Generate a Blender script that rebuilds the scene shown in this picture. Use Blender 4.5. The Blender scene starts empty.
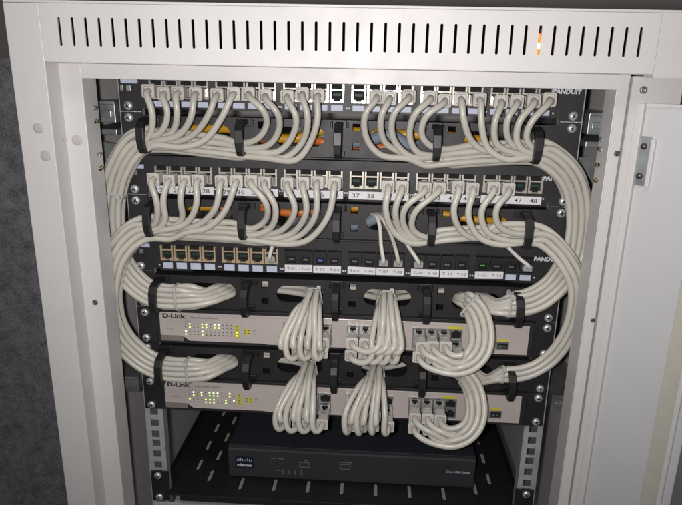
import bpy, bmesh, math, random
from mathutils import Vector, Matrix, geometry
import numpy as np
random.seed(7)
SC = bpy.context.scene
COL = SC.collection
S = 0.001                      # everything is authored in millimetres

# ------------------------------------------------------------------ camera
F_PX, CX, CZ = 600.0, 347.0, 257.5          # focal length and principal point in photo pixels (682 x 505)
CAM = np.array([32.03, -644.68, 34.85])
TILT, YAW, ROLL = -0.28455, 0.04499, -0.02168
def rot():
    c, s = math.cos(TILT), math.sin(TILT); Rx = np.array([[1,0,0],[0,c,-s],[0,s,c]])
    c, s = math.cos(YAW), math.sin(YAW);   Rz = np.array([[c,-s,0],[s,c,0],[0,0,1]])
    c, s = math.cos(ROLL), math.sin(ROLL); Ry = np.array([[c,0,s],[0,1,0],[-s,0,c]])
    return Rz @ Rx @ Ry
RM = rot()
def P(px, py, Y):
    """photo pixel -> point (mm) on the plane at depth Y"""
    d = RM @ np.array([(px-CX)/F_PX, 1, -(py-CZ)/F_PX])
    t = (Y-CAM[1])/d[1]
    return Vector(CAM + t*d)
cam_d = bpy.data.cameras.new('camera'); cam = bpy.data.objects.new('camera', cam_d); COL.objects.link(cam)
right, fwd, up = RM[:,0], RM[:,1], RM[:,2]
m = Matrix(((right[0], up[0], -fwd[0], CAM[0]*S), (right[1], up[1], -fwd[1], CAM[1]*S), (right[2], up[2], -fwd[2], CAM[2]*S), (0,0,0,1)))
cam.matrix_world = m
cam_d.sensor_width = 36.0; cam_d.sensor_fit = 'HORIZONTAL'
cam_d.lens = 36.0*F_PX/682.0
cam_d.shift_x = (341.0-CX)/682.0; cam_d.shift_y = (CZ-252.5)/682.0
cam_d.clip_start = 0.01; cam_d.clip_end = 50
SC.camera = cam

# ------------------------------------------------------------------ light: dim room + the phone's flash
W = bpy.data.worlds.new('World'); SC.world = W; W.use_nodes = True
bg = W.node_tree.nodes['Background']; bg.inputs['Color'].default_value = (0.93, 0.96, 1.0, 1); bg.inputs['Strength'].default_value = 0.085
def lamp(name, typ, loc, energy, color, **kw):
    l = bpy.data.lights.new(name, typ); l.energy = energy; l.color = color
    for k, v in kw.items(): setattr(l, k, v)
    o = bpy.data.objects.new(name, l); COL.objects.link(o); o.location = Vector(loc)*S
    return o
flash = lamp('camera_flash', 'SPOT', (CAM[0]-26, CAM[1]+4, CAM[2]-4), 13.4, (1.0, 0.955, 0.94), shadow_soft_size=0.009, spot_size=math.radians(118), spot_blend=1.0)
flash.rotation_euler = (P(345, 130, 0)*S-flash.location).to_track_quat('-Z', 'Y').to_euler()
tube_l = lamp('ceiling_light', 'AREA', (60, -900, 1150), 4.0, (1.0, 0.97, 0.93), shape='RECTANGLE', size=1.2, size_y=0.3)
tube_l.rotation_euler = (math.radians(38), 0, 0)
SC.view_settings.view_transform = 'Standard'; SC.view_settings.look = 'None'
SC.view_settings.exposure = 0.0; SC.view_settings.gamma = 1.0
SC.view_settings.use_curve_mapping = False
SC.render.engine = 'CYCLES'

# ------------------------------------------------------------------ materials
MAT = {}
def mat(name, col, rough=0.5, metal=0.0, bump=0.0, bscale=900.0, var=0.0, vscale=60.0, spec=0.5, emit=None, trans=0.0, alpha=1.0, obj_var=0.0, scratch=0.0, sss=0.0, rvar=0.0):
    M = bpy.data.materials.new(name); M.use_nodes = True
    nt = M.node_tree; N = nt.nodes; L = nt.links; b = N['Principled BSDF']
    b.inputs['Base Color'].default_value = (*col, 1); b.inputs['Roughness'].default_value = rough
    b.inputs['Metallic'].default_value = metal; b.inputs['Specular IOR Level'].default_value = spec
    b.inputs['Transmission Weight'].default_value = trans; b.inputs['Alpha'].default_value = alpha
    if sss:
        b.inputs['Subsurface Weight'].default_value = sss; b.inputs['Subsurface Radius'].default_value = (1,0.9,0.8); b.inputs['Subsurface Scale'].default_value = 0.0015
    tc = N.new('ShaderNodeTexCoord')
    csrc = None
    if var or obj_var:
        mix = N.new('ShaderNodeMix'); mix.data_type = 'RGBA'; mix.blend_type = 'MULTIPLY'; mix.inputs[0].default_value = 1
        mix.inputs[6].default_value = (*col, 1)
        val = None
        if var:
            n = N.new('ShaderNodeTexNoise'); n.inputs['Scale'].default_value = vscale; n.inputs['Detail'].default_value = 5
            n.inputs['Roughness'].default_value = 0.65
            L.new(tc.outputs['Object'], n.inputs['Vector'])
            r = N.new('ShaderNodeMapRange'); r.inputs[1].default_value = 0.3; r.inputs[2].default_value = 0.7
            r.inputs[3].default_value = 1-var; r.inputs[4].default_value = 1+var
            L.new(n.outputs['Fac'], r.inputs[0]); val = r.outputs[0]
        if obj_var:
            oi = N.new('ShaderNodeObjectInfo'); r2 = N.new('ShaderNodeMapRange'); r2.inputs[3].default_value = 1-obj_var; r2.inputs[4].default_value = 1+obj_var
            L.new(oi.outputs['Random'], r2.inputs[0])
            if val is None: val = r2.outputs[0]
            else:
                mu = N.new('ShaderNodeMath'); mu.operation = 'MULTIPLY'; L.new(val, mu.inputs[0]); L.new(r2.outputs[0], mu.inputs[1]); val = mu.outputs[0]
        L.new(val, mix.inputs[7]); L.new(mix.outputs[2], b.inputs['Base Color'])
    if rvar:
        n = N.new('ShaderNodeTexNoise'); n.inputs['Scale'].default_value = 35; n.inputs['Detail'].default_value = 6
        L.new(tc.outputs['Object'], n.inputs['Vector'])
        r = N.new('ShaderNodeMapRange'); r.inputs[1].default_value = 0.3; r.inputs[2].default_value = 0.7
        r.inputs[3].default_value = max(0.05, rough-rvar); r.inputs[4].default_value = min(1, rough+rvar)
        L.new(n.outputs['Fac'], r.inputs[0]); L.new(r.outputs[0], b.inputs['Roughness'])
    if bump:
        n = N.new('ShaderNodeTexNoise'); n.inputs['Scale'].default_value = bscale; n.inputs['Detail'].default_value = 2
        L.new(tc.outputs['Object'], n.inputs['Vector'])
        bp = N.new('ShaderNodeBump'); bp.inputs['Strength'].default_value = bump; bp.inputs['Distance'].default_value = 0.0004
        L.new(n.outputs['Fac'], bp.inputs['Height']); L.new(bp.outputs[0], b.inputs['Normal'])
    if emit:
        b.inputs['Emission Color'].default_value = (*emit[0], 1); b.inputs['Emission Strength'].default_value = emit[1]
    MAT[name] = M
    return M
mat('powder_coat', (0.66, 0.645, 0.635), 0.42, bump=0.35, bscale=1500, var=0.03, vscale=9, rvar=0.08)
mat('door_paint', (0.60, 0.60, 0.61), 0.45, bump=0.35, bscale=1500, var=0.03, vscale=9)
mat('inner_paint', (0.62, 0.605, 0.59), 0.55, bump=0.3, bscale=1500, var=0.05, vscale=12)
mat('black_steel', (0.019, 0.018, 0.019), 0.46, bump=0.35, bscale=2200, var=0.12, vscale=40, rvar=0.08)
mat('black_plastic', (0.013, 0.0125, 0.013), 0.46, bump=0.1, bscale=600, rvar=0.06)
mat('cavity', (0.004, 0.004, 0.004), 0.8)
mat('zinc', (0.62, 0.64, 0.66), 0.32, metal=0.9, bump=0.1, bscale=500, var=0.12, vscale=70, rvar=0.1)
mat('dull_zinc', (0.36, 0.38, 0.39), 0.42, metal=0.75, var=0.2, vscale=50, rvar=0.12)
mat('rail_zinc', (0.56, 0.57, 0.58), 0.38, metal=0.35, var=0.14, vscale=50, rvar=0.1)
mat('screw_zinc', (0.74, 0.77, 0.79), 0.30, metal=0.55, var=0.1, vscale=300)
mat('cord', (0.55, 0.53, 0.47), 0.34, bump=0.12, bscale=260, var=0.05, vscale=30, obj_var=0.045, sss=0.06)
mat('white_cord', (0.66, 0.64, 0.60), 0.42, var=0.04, vscale=40)
mat('boot', (0.56, 0.54, 0.50), 0.45, var=0.05, vscale=90, obj_var=0.05)
mat('plug', (0.45, 0.45, 0.43), 0.18, var=0.08, vscale=150, spec=0.6)
mat('clear_plug', (0.38, 0.38, 0.37), 0.12, spec=0.7)
mat('jack_silver', (0.62, 0.58, 0.51), 0.3, metal=0.45, var=0.1, vscale=120)
mat('jack_tan', (0.50, 0.385, 0.25), 0.4, metal=0.15, var=0.1, vscale=120)
mat('gold', (0.75, 0.55, 0.2), 0.3, metal=1.0)
mat('jack_green', (0.03, 0.10, 0.07), 0.5)
mat('label_blue', (0.52, 0.57, 0.70), 0.5, var=0.04, vscale=80)
mat('label_white', (0.74, 0.74, 0.75), 0.45, var=0.03, vscale=80)
mat('ink', (0.02, 0.02, 0.025), 0.6)
mat('faint_ink', (0.16, 0.15, 0.15), 0.6)
mat('logo_white', (0.62, 0.66, 0.72), 0.5)
mat('switch_face', (0.60, 0.535, 0.505), 0.33, metal=0.15, bump=0.12, bscale=1800, var=0.04, vscale=25, rvar=0.06)
mat('switch_rib', (0.23, 0.205, 0.195), 0.5)
mat('switch_body', (0.022, 0.022, 0.026), 0.45, bump=0.25, bscale=1800)
mat('yellow_sticker', (0.62, 0.56, 0.06), 0.5)
mat('led_off', (0.13, 0.13, 0.12), 0.4)
mat('led_green', (0.2, 0.5, 0.05), 0.3, emit=((0.55, 1.0, 0.10), 2.4))
mat('led_white', (0.5, 0.6, 0.2), 0.3, emit=((0.80, 1.0, 0.38), 4.0))
mat('led_amber', (0.6, 0.3, 0.03), 0.3, emit=((1.0, 0.45, 0.04), 2.6))
mat('led_core', (1.0, 0.6, 0.3), 0.3, emit=((1.0, 0.50, 0.22), 7.0))
mat('green_glint', (0.12, 0.45, 0.10), 0.4)
mat('led_red_orange', (0.9, 0.3, 0.05), 0.3, emit=((1.0, 0.11, 0.012), 1.7))
mat('router_paint', (0.030, 0.034, 0.042), 0.42, bump=0.3, bscale=1800, var=0.1, vscale=30, rvar=0.07)
mat('router_face', (0.036, 0.038, 0.043), 0.5, bump=0.15, bscale=1500, var=0.08, vscale=30)
mat('router_mark', (0.16, 0.16, 0.17), 0.5)
mat('router_badge', (0.012, 0.016, 0.03), 0.3)
mat('pale_metal', (0.50, 0.49, 0.47), 0.5, bump=0.2, bscale=1200, var=0.05)
mat('tie', (0.62, 0.62, 0.60), 0.28, spec=0.6, alpha=0.75)
mat('yellow_cable', (0.55, 0.29, 0.02), 0.4)
mat('orange_cable', (0.58, 0.15, 0.03), 0.4)
mat('bluegrey_cable', (0.22, 0.27, 0.32), 0.45)
mat('blue_glint', (0.10, 0.22, 0.55), 0.45)
mat('cap', (0.50, 0.485, 0.47), 0.5, var=0.04)
mat('dark_screw', (0.10, 0.095, 0.09), 0.4, metal=0.6)
mat('brass_screw', (0.35, 0.28, 0.14), 0.4, metal=0.8)
mat('gasket', (0.52, 0.51, 0.44), 0.6, var=0.04)
# dark fibre partition behind the cabinet
def fabric(name, a, b_, sc):
    M = bpy.data.materials.new(name); M.use_nodes = True; nt = M.node_tree; N = nt.nodes; L = nt.links; b = N['Principled BSDF']
    tc = N.new('ShaderNodeTexCoord')
    n1 = N.new('ShaderNodeTexNoise'); n1.inputs['Scale'].default_value = sc; n1.inputs['Detail'].default_value = 8; n1.inputs['Roughness'].default_value = 0.8
    n2 = N.new('ShaderNodeTexNoise'); n2.inputs['Scale'].default_value = sc*0.12; n2.inputs['Detail'].default_value = 4
    L.new(tc.outputs['Object'], n1.inputs['Vector']); L.new(tc.outputs['Object'], n2.inputs['Vector'])
    ad = N.new('ShaderNodeMath'); ad.operation = 'MULTIPLY_ADD'; ad.inputs[1].default_value = 0.35; L.new(n2.outputs['Fac'], ad.inputs[0]); 
    sb = N.new('ShaderNodeMath'); sb.operation = 'SUBTRACT'; sb.inputs[1].default_value = 0.17; L.new(n1.outputs['Fac'], sb.inputs[0]); L.new(sb.outputs[0], ad.inputs[2])
    cr = N.new('ShaderNodeValToRGB'); cr.color_ramp.elements[0].position = 0.36; cr.color_ramp.elements[0].color = (*a, 1)
    cr.color_ramp.elements[1].position = 0.64; cr.color_ramp.elements[1].color = (*b_, 1)
    L.new(ad.outputs[0], cr.inputs[0]); L.new(cr.outputs[0], b.inputs['Base Color']); b.inputs['Roughness'].default_value = 0.95
    bp = N.new('ShaderNodeBump'); bp.inputs['Strength'].default_value = 0.8; bp.inputs['Distance'].default_value = 0.004
    L.new(n1.outputs['Fac'], bp.inputs['Height']); L.new(bp.outputs[0], b.inputs['Normal'])
    MAT[name] = M
fabric('fabric', (0.12, 0.12, 0.135), (0.46, 0.46, 0.50), 480)
mat('plaster', (0.30, 0.27, 0.26), 0.8, bump=0.5, bscale=200, var=0.06, vscale=6)

# ------------------------------------------------------------------ mesh building
ORG = {}
class MB:
    def __init__(s): s.v = []; s.f = []; s.sm = []
    def add(s, vs, fs, smooth=False):
        o = len(s.v); s.v += [tuple(v) for v in vs]
        for f in fs: s.f.append(tuple(i+o for i in f)); s.sm.append(smooth)
        return s
    def box(s, x0, x1, y0, y1, z0, z1):
        v = [(x0,y0,z0),(x1,y0,z0),(x1,y1,z0),(x0,y1,z0),(x0,y0,z1),(x1,y0,z1),(x1,y1,z1),(x0,y1,z1)]
        return s.add(v, [(0,3,2,1),(4,5,6,7),(0,1,5,4),(1,2,6,5),(2,3,7,6),(3,0,4,7)])
    def prism(s, outer, holes, y0, y1):
        """plate in the XZ plane from depth y0 (front) to y1, with real holes"""
        loops = [outer]+list(holes)
        allp = [p for l in loops for p in l]
        tris = geometry.tessellate_polygon([[Vector((p[0],p[1],0)) for p in l] for l in loops])
        n = len(allp)
        v = [(p[0],y0,p[1]) for p in allp]+[(p[0],y1,p[1]) for p in allp]
        f = []
        for t in tris:
            a, b, c = [allp[i] for i in t]
            ccw = (b[0]-a[0])*(c[1]-a[1])-(b[1]-a[1])*(c[0]-a[0]) > 0
            t = tuple(t) if ccw else tuple(reversed(t))
            f.append(t); f.append(tuple(i+n for i in reversed(t)))
        o = 0
        for l in loops:
            k = len(l)
            for i in range(k):
                a, b = o+i, o+(i+1) % k
                f.append((a, a+n, b+n, b))
            o += k
        return s.add(v, f)
    def hplate(s, outer, holes, z0, z1):
        """the same lying flat: polygon in XY, thickness along Z"""
        o = len(s.v); nf = len(s.f)
        s.prism(outer, holes, z0, z1)
        for i in range(o, len(s.v)):
            x, zz, y = s.v[i]; s.v[i] = (x, y, zz)
        return s
    def lathe(s, prof, n=16, cx=0, cy=0, cz=0):
        """profile [(radius, y)] turned round the Y axis"""
        v = []; f = []
        for r, y in prof:
            for k in range(n):
                a = 2*math.pi*k/n; v.append((cx+r*math.cos(a), cy+y, cz+r*math.sin(a)))
        for i in range(len(prof)-1):
            for k in range(n):
                k2 = (k+1) % n
                f.append((i*n+k, (i+1)*n+k, (i+1)*n+k2, i*n+k2))
        s.add(v, f, True)
        c0 = [(i) for i in range(n)]
        s.add([v[i] for i in c0], [tuple(range(n))]); s.add([v[(len(prof)-1)*n+i] for i in c0], [tuple(reversed(range(n)))])
        return s
    def tube(s, pts, r, n=10, ry=None):
        pts = [Vector(p) for p in pts]
        T = []
        for i in range(len(pts)):
            a = pts[max(0,i-1)]; b = pts[min(len(pts)-1,i+1)]; T.append((b-a).normalized())
        ref = Vector((0,0,1)) if abs(T[0].z) < 0.8 else Vector((1,0,0))
        u = (ref - T[0]*ref.dot(T[0])).normalized()
        v = []; f = []
        for i, p in enumerate(pts):
            u = (u - T[i]*u.dot(T[i])).normalized(); w = T[i].cross(u)
            rr = r[i] if isinstance(r, (list,tuple)) else r
            for k in range(n):
                a = 2*math.pi*k/n; v.append(p + (u*math.cos(a) + w*math.sin(a)*(ry or 1))*rr)
        for i in range(len(pts)-1):
            for k in range(n):
                k2 = (k+1) % n; f.append((i*n+k, i*n+k2, (i+1)*n+k2, (i+1)*n+k))
        s.add(v, f, True)
        s.add(v[:n], [tuple(reversed(range(n)))]); s.add(v[-n:], [tuple(range(n))])
        return s
    def loft(s, sections, cap=True):
        """closed rings of equal length joined in order"""
        n = len(sections[0]); v = [p for q in sections for p in q]; f = []
        for i in range(len(sections)-1):
            for k in range(n):
                k2 = (k+1) % n; f.append((i*n+k, i*n+k2, (i+1)*n+k2, (i+1)*n+k))
        if cap: f.append(tuple(reversed(range(n)))); f.append(tuple(range((len(sections)-1)*n, len(sections)*n)))
        return s.add(v, f)
    def mesh(s, name, material, org=(0,0,0)):
        me = bpy.data.meshes.new(name)
        me.from_pydata([((x-org[0])*S, (y-org[1])*S, (z-org[2])*S) for x, y, z in s.v], [], s.f)
        me.polygons.foreach_set('use_smooth', s.sm)
        me.materials.append(MAT[material]); me.update()
        return me
def obj(name, data, parent=None, loc=None):
    o = bpy.data.objects.new(name, data); COL.objects.link(o)
    if parent is not None: o.parent = parent
    if loc is not None: o.location = Vector(loc)*S
    return o
def part(name, mb, material, parent, bevel=0.0, label=None):
    org = ORG[parent.name]
    o = obj(name, mb.mesh(name, material, org), parent)
    ORG[o.name] = org
    if bevel: bev(o, bevel)
    if label: o['label'] = label
    return o
def bev(o, w, seg=2):
    b = o.modifiers.new('bevel', 'BEVEL'); b.width = w*S; b.segments = seg; b.limit_method = 'ANGLE'; b.angle_limit = math.radians(40); b.harden_normals = False
def place(name, data, parent, at):
    """shared mesh as a part at world point `at` (mm)"""
    org = ORG[parent.name]
    o = obj(name, data, parent, (at[0]-org[0], at[1]-org[1], at[2]-org[2]))
    ORG[o.name] = at
    return o
def thing(name, label, cat, org, group=None):
    o = obj(name, None, None, org); o.empty_display_size = 0.02
    o['label'] = label; o['category'] = cat
    if group: o['group'] = group
    ORG[o.name] = tuple(org)
    return o
def single(name, mb, material, label, cat, org, group=None, bevel=0):
    o = obj(name, mb.mesh(name, material, org), None, org); o['label'] = label; o['category'] = cat
    if group: o['group'] = group
    ORG[o.name] = tuple(org)
    if bevel: bev(o, bevel)
    return o
def struct(name, mb, material):
    o = obj(name, mb.mesh(name, material)); o['kind'] = 'structure'; ORG[o.name] = (0,0,0); return o
_dg = None
def text(body, size, material, parent, at, name='printed_text', width=None, bold=0.0, shear=0.0, thick=0.15, align='LEFT'):
    """flat lettering facing the viewer; `at` = lower-left corner in mm, size = cap height in mm"""
    cu = bpy.data.curves.new('lettering', 'FONT'); cu.body = body; cu.size = size*1.4*S; cu.shear = shear; cu.offset = bold*S; cu.extrude = thick*S*0.5
    cu.resolution_u = 2
    tmp = bpy.data.objects.new('lettering', cu); COL.objects.link(tmp)
    dg = bpy.context.evaluated_depsgraph_get()
    me = bpy.data.meshes.new_from_object(tmp.evaluated_get(dg))
    bpy.data.objects.remove(tmp)
    xs = [v.co.x for v in me.vertices]; ys = [v.co.y for v in me.vertices]
    x0, x1, y0 = min(xs), max(xs), min(ys)
    k = (width*S/(x1-x0)) if width else 1
    for v in me.vertices:
        x, y, z = v.co
        X = (x-x0)*k
        if align == 'CENTER': X -= (x1-x0)*k/2
        v.co = (X, -z, y)
    me.materials.clear(); me.materials.append(MAT[material]); me.name = name
    return place(name, me, parent, at)

def catmull(pts, step=3.0, smooth=2):
    pts = [Vector(p) for p in pts]
    q = [pts[0]*2-pts[1]]+pts+[pts[-1]*2-pts[-2]]
    out = []
    for i in range(1, len(q)-2):
        p0, p1, p2, p3 = q[i-1:i+3]
        al = 0.5
        t0 = 0; t1 = t0+max(1e-3,(p1-p0).length)**al; t2 = t1+max(1e-3,(p2-p1).length)**al; t3 = t2+max(1e-3,(p3-p2).length)**al
        n = max(2, int((p2-p1).length/step)+1)
        for k in range(n):
            t = t1+(t2-t1)*k/n
            A1 = p0*((t1-t)/(t1-t0))+p1*((t-t0)/(t1-t0)); A2 = p1*((t2-t)/(t2-t1))+p2*((t-t1)/(t2-t1)); A3 = p2*((t3-t)/(t3-t2))+p3*((t-t2)/(t3-t2))
            B1 = A1*((t2-t)/(t2-t0))+A2*((t-t0)/(t2-t0)); B2 = A2*((t3-t)/(t3-t1))+A3*((t-t1)/(t3-t1))
            out.append(B1*((t2-t)/(t2-t1))+B2*((t-t1)/(t2-t1)))
    out.append(pts[-1])
    # even resample
    res = [out[0]]; acc = 0
    for a, b in zip(out, out[1:]):
        d = (b-a).length
        while acc+d >= step and d > 1e-9:
            f = (step-acc)/d; a = a.lerp(b, f); res.append(a.copy()); d = (b-a).length; acc = 0
        acc += d
    if (res[-1]-out[-1]).length > step*0.3: res.append(out[-1])
    else: res[-1] = out[-1]
    for _ in range(smooth):
        r2 = res[:]
        for i in range(2, len(res)-2): r2[i] = res[i]*0.5+(res[i-1]+res[i+1])*0.25
        res = r2
    return res
def rrect(cx, cz, w, h, r, n=5):
    out = []
    for sx, sz, a0 in ((1,1,0),(-1,1,90),(-1,-1,180),(1,-1,270)):
        for k in range(n+1):
            a = math.radians(a0+90*k/n); out.append((cx+sx*(w/2-r)+r*math.cos(a), cz+sz*(h/2-r)+r*math.sin(a)))
    return out
def rect(x0, x1, z0, z1): return [(x0,z0),(x1,z0),(x1,z1),(x0,z1)]
ORD = ['first','second','third','fourth','fifth','sixth','seventh','eighth','ninth','tenth','eleventh','twelfth','thirteenth','fourteenth','fifteenth','sixteenth','seventeenth','eighteenth','nineteenth','twentieth','twenty-first','twenty-second','twenty-third','twenty-fourth']

# ------------------------------------------------------------------ setting
U = 44.45
struct('partition_wall', MB().box(-1500, -306, 320, 345, -1400, 60), 'fabric')
struct('wall', MB().box(-2200, 2200, 900, 920, -1400, 1500), 'plaster')
struct('floor', MB().box(-2200, 2200, -2000, 920, -1420, -1400), 'fabric')

# ------------------------------------------------------------------ cabinet
Z0 = -1398
cab = thing('equipment_cabinet', 'open white steel network cabinet with slotted header framing all the equipment', 'cabinet', (0, 200, Z0))
def lpath(path, y_or, z0, z1, t=1.6):
    """folded sheet post: open polyline in XY given a sheet thickness, extruded along Z"""
    pts = [Vector((a,b)) for a, b in path]; off = []
    for i, p in enumerate(pts):
        d1 = (p-pts[i-1]).normalized() if i > 0 else None
        d2 = (pts[i+1]-p).normalized() if i < len(pts)-1 else None
        n1 = Vector((-d1.y, d1.x)) if d1 else None; n2 = Vector((-d2.y, d2.x)) if d2 else None
        if n1 is None: o = n2*t
        elif n2 is None: o = n1*t
        else:
            b = (n1+n2).normalized(); o = b*(t/max(0.3, b.dot(n1)))
        off.append(p+o*y_or)
    poly = [(p.x,p.y) for p in pts]+[(p.x,p.y) for p in reversed(off)]
    return MB().hplate(poly, [], z0, z1)
# posts: folded profiles
FL = -36
left = lpath([(-302,-60),(-302,-90),(-270,-90),(-270,-64.8)], 1, Z0+4, 96)
lp = part('corner_post', left, 'powder_coat', cab, 1.6)
left = lpath([(-276,-66),(-249,-66),(-249,FL),(-254,FL)], 1, Z0+4, 46.4)
part('inner_post', left, 'powder_coat', cab, 1.6)
rgt = lpath([(259.4,-62),(259.4,-66),(249,-66),(249,FL),(254,FL)], -1, Z0+4, 47)
rp = part('corner_post', rgt, 'powder_coat', cab, 1.4)
rgt = lpath([(306,-40),(306,-67.5),(261.2,-67.5),(261.2,-58)], -1, Z0+4, 45)
rp2 = part('hinge_post', rgt, 'powder_coat', cab, 0.8)
rgt = lpath([(306,-60),(306,-90),(268.6,-90),(268.6,-70)], -1, 44, 96)
part('corner_post', rgt, 'powder_coat', cab, 1.2)
# slotted header: every slot is an opening
slots = [rrect(-253+12.0476*k, 72.5, 2.5, 24.4, 1.2, 3) for k in range(43)]
hd = MB().prism(rect(-269.6, 268.2, 47, 96), slots, -90, -88.6)
hd.box(-268.2, 268.2, -88.59, -64, 46.6, 48)
hdr = part('slotted_header', hd, 'powder_coat', cab, 0.5)
part('inner_lintel', MB().box(-249, 249, -66.2, -64.6, 33, 46.5).box(-249, 249, -64.59, -44, 33, 34.5), 'powder_coat', cab, 0.5)
part('roof_panel', MB().box(-302, 302, -90, 562, 96.2, 98.5), 'powder_coat', cab, 0.6)
part('shade_sheet', MB().box(-268, 268, -30, -28, 46, 95), 'black_steel', cab)  # added black sheet, stands in for the dark interior behind the slots
for sx, nm in ((-1,'left'), (1,'right')):
    part('side_panel', MB().box(*sorted((sx*300, sx*297)), -36, 560, Z0+4, 96), 'inner_paint', cab)
part('rear_panel', MB().box(-297, 297, 556, 559, Z0+4, 96), 'inner_paint', cab)
part('base_plate', MB().box(-302, 302, -90, 560, Z0, Z0+3.5), 'powder_coat', cab)
# plastic caps and small fixings on the posts
for px, py, Y, r in ((38.5,128,-90,5.0),(46,155.5,-90,5.2),(77,140,-66,5.2)):
    c = P(px, py, Y)
    part('plug_cap', MB().lathe([(r,0.2),(r,-0.35),(r*0.9,-0.7),(r*0.5,-0.85),(0.3,-0.9)], 24, c.x, Y, c.z), 'cap', cab)
def simple_screw(px, py, Y, r, m='dark_screw', nm='screw'):
    c = P(px, py, Y)
    part(nm, MB().lathe([(r,0.3),(r,-0.5),(r*0.75,-1.3),(r*0.3,-1.5),(r*0.28,-0.6),(0.1,-0.6)], 14, c.x, Y, c.z), m, cab)
simple_screw(95,302.5,-66,2.9); simple_screw(62,140.5,-72,1.6)
simple_screw(617,153.5,-66,2.7); simple_screw(593,320.5,-66,2.3)
simple_screw(643.5,90,-68,3.4,'dull_zinc')
for sx, pts in ((-1, ((93,108),(95,121),(97.5,154),(98.5,168))), (1, ((600.5,139),(597,165),(599.5,149),(594,180)))):
    for k, (px, py) in enumerate(pts):
        c = P(px, py, -44)
        mb = MB().lathe([(2.4,0),(2.4,-1.2),(1.5,-2),(0.2,-2.1)], 10)
        mb.v = [(-sx*(-y)+sx*249, x-44+random.uniform(-3,3), z+c.z) for x, y, z in mb.v]
        part('rail_bolt', mb, 'brass_screw' if k % 2 else 'dull_zinc', cab)
# orange glow of a lit rocker switch behind the header
# mounting rails with square holes
def rail(sx):
    zt, zb = 80, -560
    x0, x1 = 223.0, 242.0
    mb = MB()
    def strip(xa, xb, za, zb_): mb.box(*sorted((sx*xa, sx*xb)), 2.2, 4.2, za, zb_)
    strip(x0, 227.7, zb, zt); strip(237.4, x1, zb, zt)
    zs_ = [-14*U+u*U+dz for u in range(15) for dz in (6.35, 22.225, 38.1)]
    zs_ = [z for z in zs_ if zb+10 < z < zt-8]
    edges = [zb]+[e for z in zs_ for e in (z-4.9, z+4.9)]+[zt]
    for i in range(0, len(edges), 2): strip(227.69, 237.41, edges[i], edges[i+1])
    mb.box(*sorted((sx*(x1-0.01), sx*(x1+2))), 2.2, 42, zb, zt)
    mb.box(*sorted((sx*(x1+2.01), sx*(x1+8))), 22, 24, zb, zt)
    mb.box(*sorted((sx*(x0-1.6), sx*(x0-0.01))), 2.2, 16, zb, zt)
    return part('mounting_rail', mb, 'rail_zinc', cab, 0.3)
for sx in (-1, 1): rail(sx)
# galvanised depth brackets beside the rails
for sx in (-1, 1):
    for zc, h in ((-2, 11), (-23, 3), (-330, 10)):
        mb = MB().box(*sorted((sx*252.5, sx*296)), 10, 330, zc-h, zc+h)
        if h > 5: mb.box(*sorted((sx*252.5, sx*294)), 8, 9.9, zc+h-3, zc+h+1).box(*sorted((sx*256, sx*290)), 7.5, 9.9, zc-5, zc+2)
        part('depth_bracket', mb, 'dull_zinc', cab, 0.8)
    part('rail_gusset', MB().prism([(sx*252.5,-40),(sx*285,-34),(sx*296,-60),(sx*296,-95),(sx*275,-70)], [], 30, 32), 'dull_zinc', cab, 0.4)

# opened door on the right: steel stile, gasket and glass
ang = math.radians(42)
hx, hy = 272.0, -70.0
dxv = Vector((math.cos(ang), -math.sin(ang), 0)); nv = Vector((-math.sin(ang), -math.cos(ang), 0))
def dbox(s0, s1, n0, n1, z0, z1):
    mb = MB(); mb.box(s0, s1, n0, n1, z0, z1)
    mb.v = [tuple(Vector((hx,hy,0)) + dxv*x + nv*y + Vector((0,0,z))) for x, y, z in mb.v]
    mb.f = [tuple(reversed(f)) for f in mb.f]
    return mb
def dmap(mb):
    mb.v = [tuple(Vector((hx,hy,0)) + dxv*x + nv*y + Vector((0,0,z))) for x, y, z in mb.v]; mb.f = [tuple(reversed(f)) for f in mb.f]; return mb
door = part('door', dbox(3, 84, -3, 0, -1200, 21), 'door_paint', cab, 0.8, 'open door leaf seen from the inside')
part('folded_lip', dbox(-4, 3.0, -3.2, 4.5, -1200, 22), 'powder_coat', door, 1.0)
part('top_lip', dbox(3.1, 84, 0.1, 1.2, 19, 22), 'powder_coat', door, 0.4)
part('gasket', dbox(58, 72, 0.2, 2.2, -1200, 18.5), 'gasket', door, 0.6)
part('stile_edge', dbox(72.3, 77, 0.2, 5, -1200, 18.5), 'powder_coat', door, 0.8)
part('glass_pane', dbox(84.2, 560, -2.6, -1.0, -1200, 20), 'router_mark', door)
hp = part('hinge_plate', dmap(MB().prism(rrect(7.2, -29.5, 11.5, 45, 1.5, 3), [], 0.1, 1.5)), 'dull_zinc', door, 0.3)
part('hinge_rim', dbox(13.2, 17.2, 0.1, 4.5, -52, -9), 'powder_coat', door, 0.9)
for z in (-16, -43):
    part('hinge_screw', dmap(MB().lathe([(3.0,1.4),(3.0,2.6),(1.8,3.8),(0.2,4.0)], 14, 7.2, 0, z)), 'dark_screw', door)

# lit switch behind the header vent
c = P(536.5, 47, -70)
lmp = thing('indicator_lamp', 'glowing orange power lamp behind a header vent slot', 'lamp', (c.x, -72, 48.2))
part('lens', MB().box(c.x-4, c.x+4, -78, -73.95, 57, 79), 'led_red_orange', lmp, 1.5)
part('filament', MB().box(c.x-3, c.x+3, -78.6, -78.05, 66.5, 71), 'led_core', lmp)
part('housing', MB().box(c.x-7, c.x+7, -73.9, -66.5, 48.2, 84), 'black_plastic', lmp, 0.8)

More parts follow.
